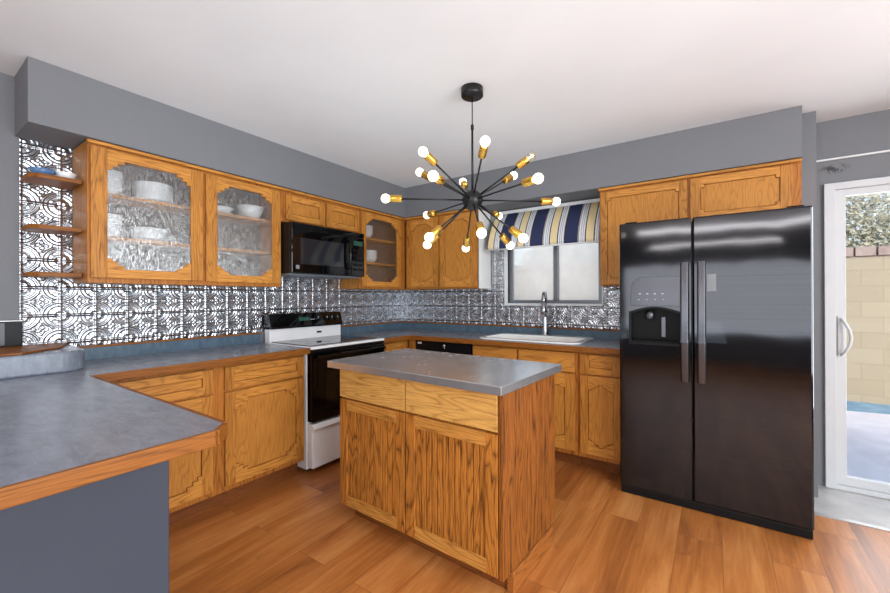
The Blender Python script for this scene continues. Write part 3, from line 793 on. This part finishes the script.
# raised curb with a rounded corner at the wall end of the peninsula
pts = [(.012, YE), (.445, YE), (.445, -3.02)]
for k in range(9):
    a = k / 8 * PI / 2; pts.append((.345 + .10 * math.cos(a), -3.00 + .10 * math.sin(a)))
pts += [(.012, -2.885)]
MB().prism(pts, zt, zt + LP + .018, 'xy').build('raised_curb', 'laminate', t, .01)
MB().prism([(.012, YE), (.425, YE), (.425, -3.13), (.26, -2.97), (.012, -2.892)], zt + LP + .0185, zt + LP + .028, 'xy').build('curb_cap', 'edge_y', t, .003)

t = thing('worktop', 'blue grey laminate worktop of the corner and sink with oak edging', 'worktop', (0, 0, CT0))
outline = [(.003, -.998), (.6675 - E_, -.998), (.6675 - E_, -.6675 + E_), (2.535, -.6675 + E_), (2.535, -.003), (.003, -.003)]
def rrect(x0, x1, y0, y1, r, n=6):
    p = []
    for cx_, cy_, a0 in ((x1 - r, y1 - r, 0), (x0 + r, y1 - r, 90), (x0 + r, y0 + r, 180), (x1 - r, y0 + r, 270)):
        for k in range(n + 1):
            a = math.radians(a0 + 90 * k / n); p.append((cx_ + r * math.cos(a), cy_ + r * math.sin(a)))
    return p
SX0, SX1, SY0, SY1 = 1.345, 2.215, -.600, -.060
MB().prism(outline, 0, zt, 'xy', [rrect(SX0 + .03, SX1 - .03, SY0 + .03, SY1 - .03, .05)]).build('laminate_top', 'laminate', t)
e = MB(); edge_strip(e, [outline[1], outline[2]], E_, -.002, zt + .0008, 0); edge_strip(e, [outline[2], outline[3]], E_, -.002, zt + .0008, 1); e.build('edge_band', ['edge_y', 'edge_x'], t, .003)
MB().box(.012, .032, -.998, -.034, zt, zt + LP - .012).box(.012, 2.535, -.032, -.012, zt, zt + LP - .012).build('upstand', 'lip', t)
MB().box(.012, .038, -.998, -.04, zt + LP - .012, zt + LP, 0).box(.012, 2.535, -.038, -.012, zt + LP - .012, zt + LP, 1).build('upstand_cap', ['edge_y', 'edge_x'], t, .002)

# peninsula base
o = MB().box(.64, 1.598, -3.56, -2.982, 0, .874).build('peninsula_base', 'panel_paint', bevel=.004); tag(o, 'blue grey painted panel base under the peninsula worktop', 'peninsula base')
# dark flat panel at the wall end
t = thing('flat_panel', 'dark grey flat panel leaning upright at the left wall end of the peninsula', 'panel', (0.004, -3.3, 1.0))
t.location = (.004, -3.30, .914 + LP + .0285)
MB().box(0, .03, -.25, .228, 0.0, .130).build('frame', 'black', t, .003)
MB().box(.03, .034, -.24, .165, 0.008, .122).build('face', 'grey_dark', t)
MB().box(0, .031, -.25, .228, .130, .133).build('top_edge', 'strip', t)

# ------------------------------------------------------------------ sink and faucet
t = thing('sink', 'white drop-in kitchen sink set in the worktop under the window', 'sink', (0, 0, CT1))
mb = MB(); outer = rrect(SX0, SX1, SY0, SY1, .085); inner = rrect(SX0 + .045, SX1 - .045, SY0 + .045, SY1 - .12, .07)
mb.prism(outer, .0012, .014, 'xy', [inner]); mb.build('rim', 'porcelain', t, .005)
n = len(inner); b = MB(); inner2 = rrect(SX0 + .06, SX1 - .06, SY0 + .06, SY1 - .135, .06)
b._add([(x, y, .002) for x, y in inner] + [(x, y, -.035) for x, y in inner2] , [(i, (i + 1) % n, n + (i + 1) % n, n + i) for i in range(n)] + [tuple(n + i for i in range(n))], 0, True)
b.build('basin', 'porcelain', t, weld=False)
t = thing('faucet', 'brushed nickel pull-down faucet standing at the back of the sink', 'faucet', (1.782, -.11, CT1 + .014))
MB().lathe([(.034, 0), (.034, .008), (.029, .018), (.026, .05), (.024, .16), (.021, .20)], (0, 0, 0), 20).build('body', 'chrome', t)
neck = [(0, 0, .19), (0.0, 0, .26), (.006, -.012, .33), (.014, -.045, .378), (.022, -.085, .375), (.030, -.115, .335), (.034, -.125, .28)]
MB().sweep(neck, [.020, .019, .018, .018, .019, .021, .023], 12).build('neck', 'chrome', t)
MB().lathe([(.023, .05), (.025, 0), (.023, -.06), (.016, -.068)], (.034, -.126, .235), 16).build('spray_head', 'chrome', t)
MB().sweep([(.012, 0, .10), (.045, -.008, .115), (.075, -.014, .15), (.088, -.016, .185)], [.013, .011, .009, .011], 10).build('lever', 'chrome', t)

# ------------------------------------------------------------------ valance
t = thing('valance', 'navy and cream striped awning valance over the sink window', 'valance', (0, 0, 0))
VX0, VX1 = 1.243, 2.272
prof = [(-.020, 2.082), (-.075, 2.015), (-.125, 1.945), (-.168, 1.87), (-.196, 1.795), (-.203, 1.76), (-.204, 1.728)]
mb = MB(); nx = 44; vs_, fs = [], []
for s_ in (0, 1):
    for i in range(nx + 1):
        x = VX0 + (VX1 - VX0) * i / nx; sag = .010 * math.sin(i / nx * PI * 3) ** 2
        for j, (y, z) in enumerate(prof):
            k = j / (len(prof) - 1); vs_.append((x, y - sag * math.sin(k * PI) * .6 + s_ * .004, z - sag * k * .5 + s_ * .001))
P_ = len(prof); B0 = (nx + 1) * P_
for i in range(nx):
    for j in range(P_ - 1):
        a = i * P_ + j; fs.append((a, a + P_, a + P_ + 1, a + 1)); fs.append((B0 + a, B0 + a + 1, B0 + a + P_ + 1, B0 + a + P_))
    a = i * P_; fs.append((a, B0 + a, B0 + a + P_, a + P_)); a += P_ - 1; fs.append((a, a + P_, B0 + a + P_, B0 + a))
for i in (0, nx):
    for j in range(P_ - 1): a = i * P_ + j; fs.append((a, a + 1, B0 + a + 1, B0 + a))
mb._add(vs_, fs, 0, True); mb.build('cloth', 'cloth', t)
for x in (VX0, VX1 - .004):
    q = [(y, z) for y, z in prof] + [(-.012, 1.745), (-.012, 2.082)]
    MB().prism(q, x, x + .004, 'yz').build('side_flap', 'cloth', t)
MB().box(VX0 - .005, VX1 + .004, -.03, -.012, 2.084, 2.112).build('mounting_board', 'white', t, .002)
MB().sweep([(VX0 - .012, -.196, 1.722), (VX1, -.196, 1.722)], .009, 10).build('bottom_rod', 'white', t)

# ------------------------------------------------------------------ refrigerator
t = thing('refrigerator', 'dark stainless side-by-side refrigerator with ice dispenser', 'refrigerator', (2.531, -.785, 0))
W, H = .934, 1.741
MB().box(.008, W - .008, 0.062, .470, .045, H - .015).build('body', 'fridge_side', t, .004)
xs = .400
# dispenser opening in the freezer door
rx0, rx1, rz0, rz1 = .070, .338, .985, 1.165
arc = [(rx0, rz0), (rx1, rz0), (rx1, rz1)] + [(rx1 + (rx0 - rx1) * k / 10, rz1 + .032 * math.sin(PI * k / 10)) for k in range(1, 10)] + [(rx0, rz1)]
fd = MB().prism([(0, .055), (xs - .003, .055), (xs - .003, H), (0, H)], 0, .058, 'xz', [arc]).build('freezer_door', 'fridge', t, .008)
MB().box(xs + .003, W, 0, .058, .055, H).build('fridge_door', 'fridge', t, .010)
dsp = MB()
dsp.box(rx0 - .004, rx1 + .004, .0575, .0600, rz0 - .01, rz1 + .04, 0)
dsp.box(rx0, rx1, .004, .0575, rz0, rz0 + .012, 0)
dispenser = dsp.build('dispenser', 'recess', fd)
trimp = [(rx0 - .014, rz0 - .016), (rx1 + .012, rz0 - .016), (rx1 + .012, rz1 + .01)] + [(rx1 + .012 + (rx0 - rx1 - .026) * k / 10, rz1 + .01 + .034 * math.sin(PI * k / 10)) for k in range(1, 10)] + [(rx0 - .014, rz1 + .01)]
MB().prism(trimp, -.006, .004, 'xz', [[(a, b) for a, b in arc]]).build('dispenser_trim', 'black', fd, .002)
MB().lathe([(.028, 0), (.028, .03), (.02, .055)], ((rx0 + rx1) / 2 - .03, .032, rz1 - .035), 16).build('ice_chute', 'handle_steel', fd)
MB().box((rx0 + rx1) / 2 + .03, (rx0 + rx1) / 2 + .055, .040, .05, rz0 + .03, rz1 - .02).build('paddle', 'handle_steel', fd, .004)
cpn = [(.066, 1.212), (.346, 1.212), (.346, 1.392), (.130, 1.392), (.092, 1.376), (.070, 1.340)]
cp = MB().prism(cpn, -.004, .0005, 'xz', m=0).build('control_panel', 'fridge_smooth' if 'fridge_smooth' in M else 'handle_steel', fd, .003)
ic = MB()
for k in range(4): ic.box(.115 + k * .042, .127 + k * .042, -.0046, -.004, 1.285, 1.291)
for k in range(4): ic.box(.110 + k * .046, .118 + k * .046, -.0046, -.004, 1.250, 1.254)
ic.build('control_marks', 'icon', cp)
for x, par in ((xs - .036, fd), (xs + .048, None)):
    hb = MB()
    pts = []
    for k in range(13):
        s_ = k / 12; z = .765 + (1.475 - .765) * s_; pts.append((x, -.030 - .030 * math.sin(PI * s_), z))
    vs_, fs = [], []
    for p_ in pts:
        for a, b_ in ((-.021, .010), (.021, .010), (.021, -.006), (.015, -.012), (-.015, -.012), (-.021, -.006)): vs_.append((p_[0] + a, p_[1] + b_, p_[2]))
    for i in range(12):
        for k in range(6): fs.append((i * 6 + k, i * 6 + (k + 1) % 6, (i + 1) * 6 + (k + 1) % 6, (i + 1) * 6 + k))
    fs += [(5, 4, 3, 2, 1, 0), tuple(72 + k for k in range(6))]
    hb._add(vs_, fs)
    hb.box(x - .014, x + .014, -.034, .002, .772, .812); hb.box(x - .014, x + .014, -.034, .002, 1.43, 1.468)
    hb.build('door_handle', 'handle_steel', par or t, .003)
MB().box(.476, .519, -.0015, .0005, 1.30, 1.40).build('sticker', 'label_white', t)
MB().box(.004, W - .004, .012, .09, .004, .052).build('toe_grille', 'black', t, .004)
for a in (.03, W - .10): MB().box(a, a + .07, .03, .10, H + .0005, H + .012).build('hinge_cover', 'black', t, .004)

# ------------------------------------------------------------------ island
IA = math.radians(-2.55)
t = thing('island', 'oak kitchen island with a steel top and beadboard doors', 'island', (1.7965, -1.770, 0), IA)
W2, D2 = .555, .322
MB().box(-.558, .560, -.320, .335, .876, .914).build('top', 'steel_top', t, .003)['label'] = 'brushed steel top slab'
bx0, bx1, by0, by1 = -.515, .538, -.270, .284
MB().box(bx0, bx1 - .02, by0 + .02, by1, .10, .875).build('carcass', 'isl_v', t)
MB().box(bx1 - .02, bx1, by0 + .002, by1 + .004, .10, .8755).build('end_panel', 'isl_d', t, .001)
yf = by0 + .02
f0 = bx0; fm = -.007; f1 = bx1 - .024
door_front(t, 'door', f0 + .004, fm - .004, .105, .698, yf, 'bead', .058, .058, mv='isl_v', mh='isl_r', mp='isl_v')
door_front(t, 'door', fm + .004, f1 - .002, .105, .698, yf, 'bead', .058, .058, mv='isl_v', mh='isl_r', mp='isl_v')
MB().box(f0 + .004, fm - .004, yf - .02, yf, .709, .866).build('drawer', 'isl_h', t, .002)
MB().box(fm + .004, f1 - .002, yf - .02, yf, .709, .866).build('drawer', 'isl_h', t, .002)
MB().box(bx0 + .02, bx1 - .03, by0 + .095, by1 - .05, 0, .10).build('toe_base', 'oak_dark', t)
MB().box(bx1 - .03, bx1 + .004, by0 + .085, by1 - .03, 0, .092).build('skirting', 'isl_y', t, .004)

# ------------------------------------------------------------------ sputnik chandelier
HUB = Vector((1.924, -1.626, 1.814))
t = thing('chandelier', 'black and brass sputnik chandelier with globe bulbs over the island', 'chandelier', HUB)
MB().lathe([(.058, CE - HUB.z - .048), (.062, CE - HUB.z - .044), (.062, CE - HUB.z - .001)], (0, 0, 0), 32).build('canopy', 'black_metal', t)
MB().sweep([(0, 0, .41), (0, 0, CE - HUB.z - .045)], .0032, 8).sweep([(0, 0, .05), (0, 0, .41)], .0062, 10).lathe([(.009, .395), (.009, .42)], (0, 0, 0), 10).build('stem', 'black_metal', t)
MB().lathe([(.058 * math.sin(PI * k / 16), -.058 * math.cos(PI * k / 16)) for k in range(17)], (0, 0, 0), 32).build('hub', 'black_metal', t)
rt = Vector((.8269, .5623, 0)); fw = Vector((-.5623, .8269, 0))
def arm(el, az, l, clear=False):
    el, az = math.radians(el), math.radians(az)
    v = (rt * math.sin(az) - fw * math.cos(az)) * math.cos(el) + Vector((0, 0, math.sin(el)))
    a = MB().sweep([v * .052, v * (l - .08)], .0048, 8).build('arm', 'black_metal', t)
    MB().lathe([(.0195, l - .088), (.0205, l - .085), (.0205, l - .026), (.019, l - .024)], (0, 0, 0), 18, 0, v).build('socket', 'brass', a)
    r = .0245; pr_ = [(.012, l - .030)] + [(r * math.sin(PI * k / 14), l - r * math.cos(PI * k / 14)) for k in range(3, 15)]
    MB().lathe(pr_, (0, 0, 0), 18, 0, v).build('bulb', 'bulb_glass' if clear else 'bulb', a)
    if clear: MB().lathe([(.003, l - .028), (.003, l - .008), (.008, l + .004), (.002, l + .012)], (0, 0, 0), 8, 0, v).build('filament', 'filament', a)
for k in range(6): arm(0, -85 + 60 * k, .482)
for k in range(6): arm(31, -53 + 60 * k, .385, k == 2)
for k in range(6): arm(-39, -55 + 60 * k, .370)
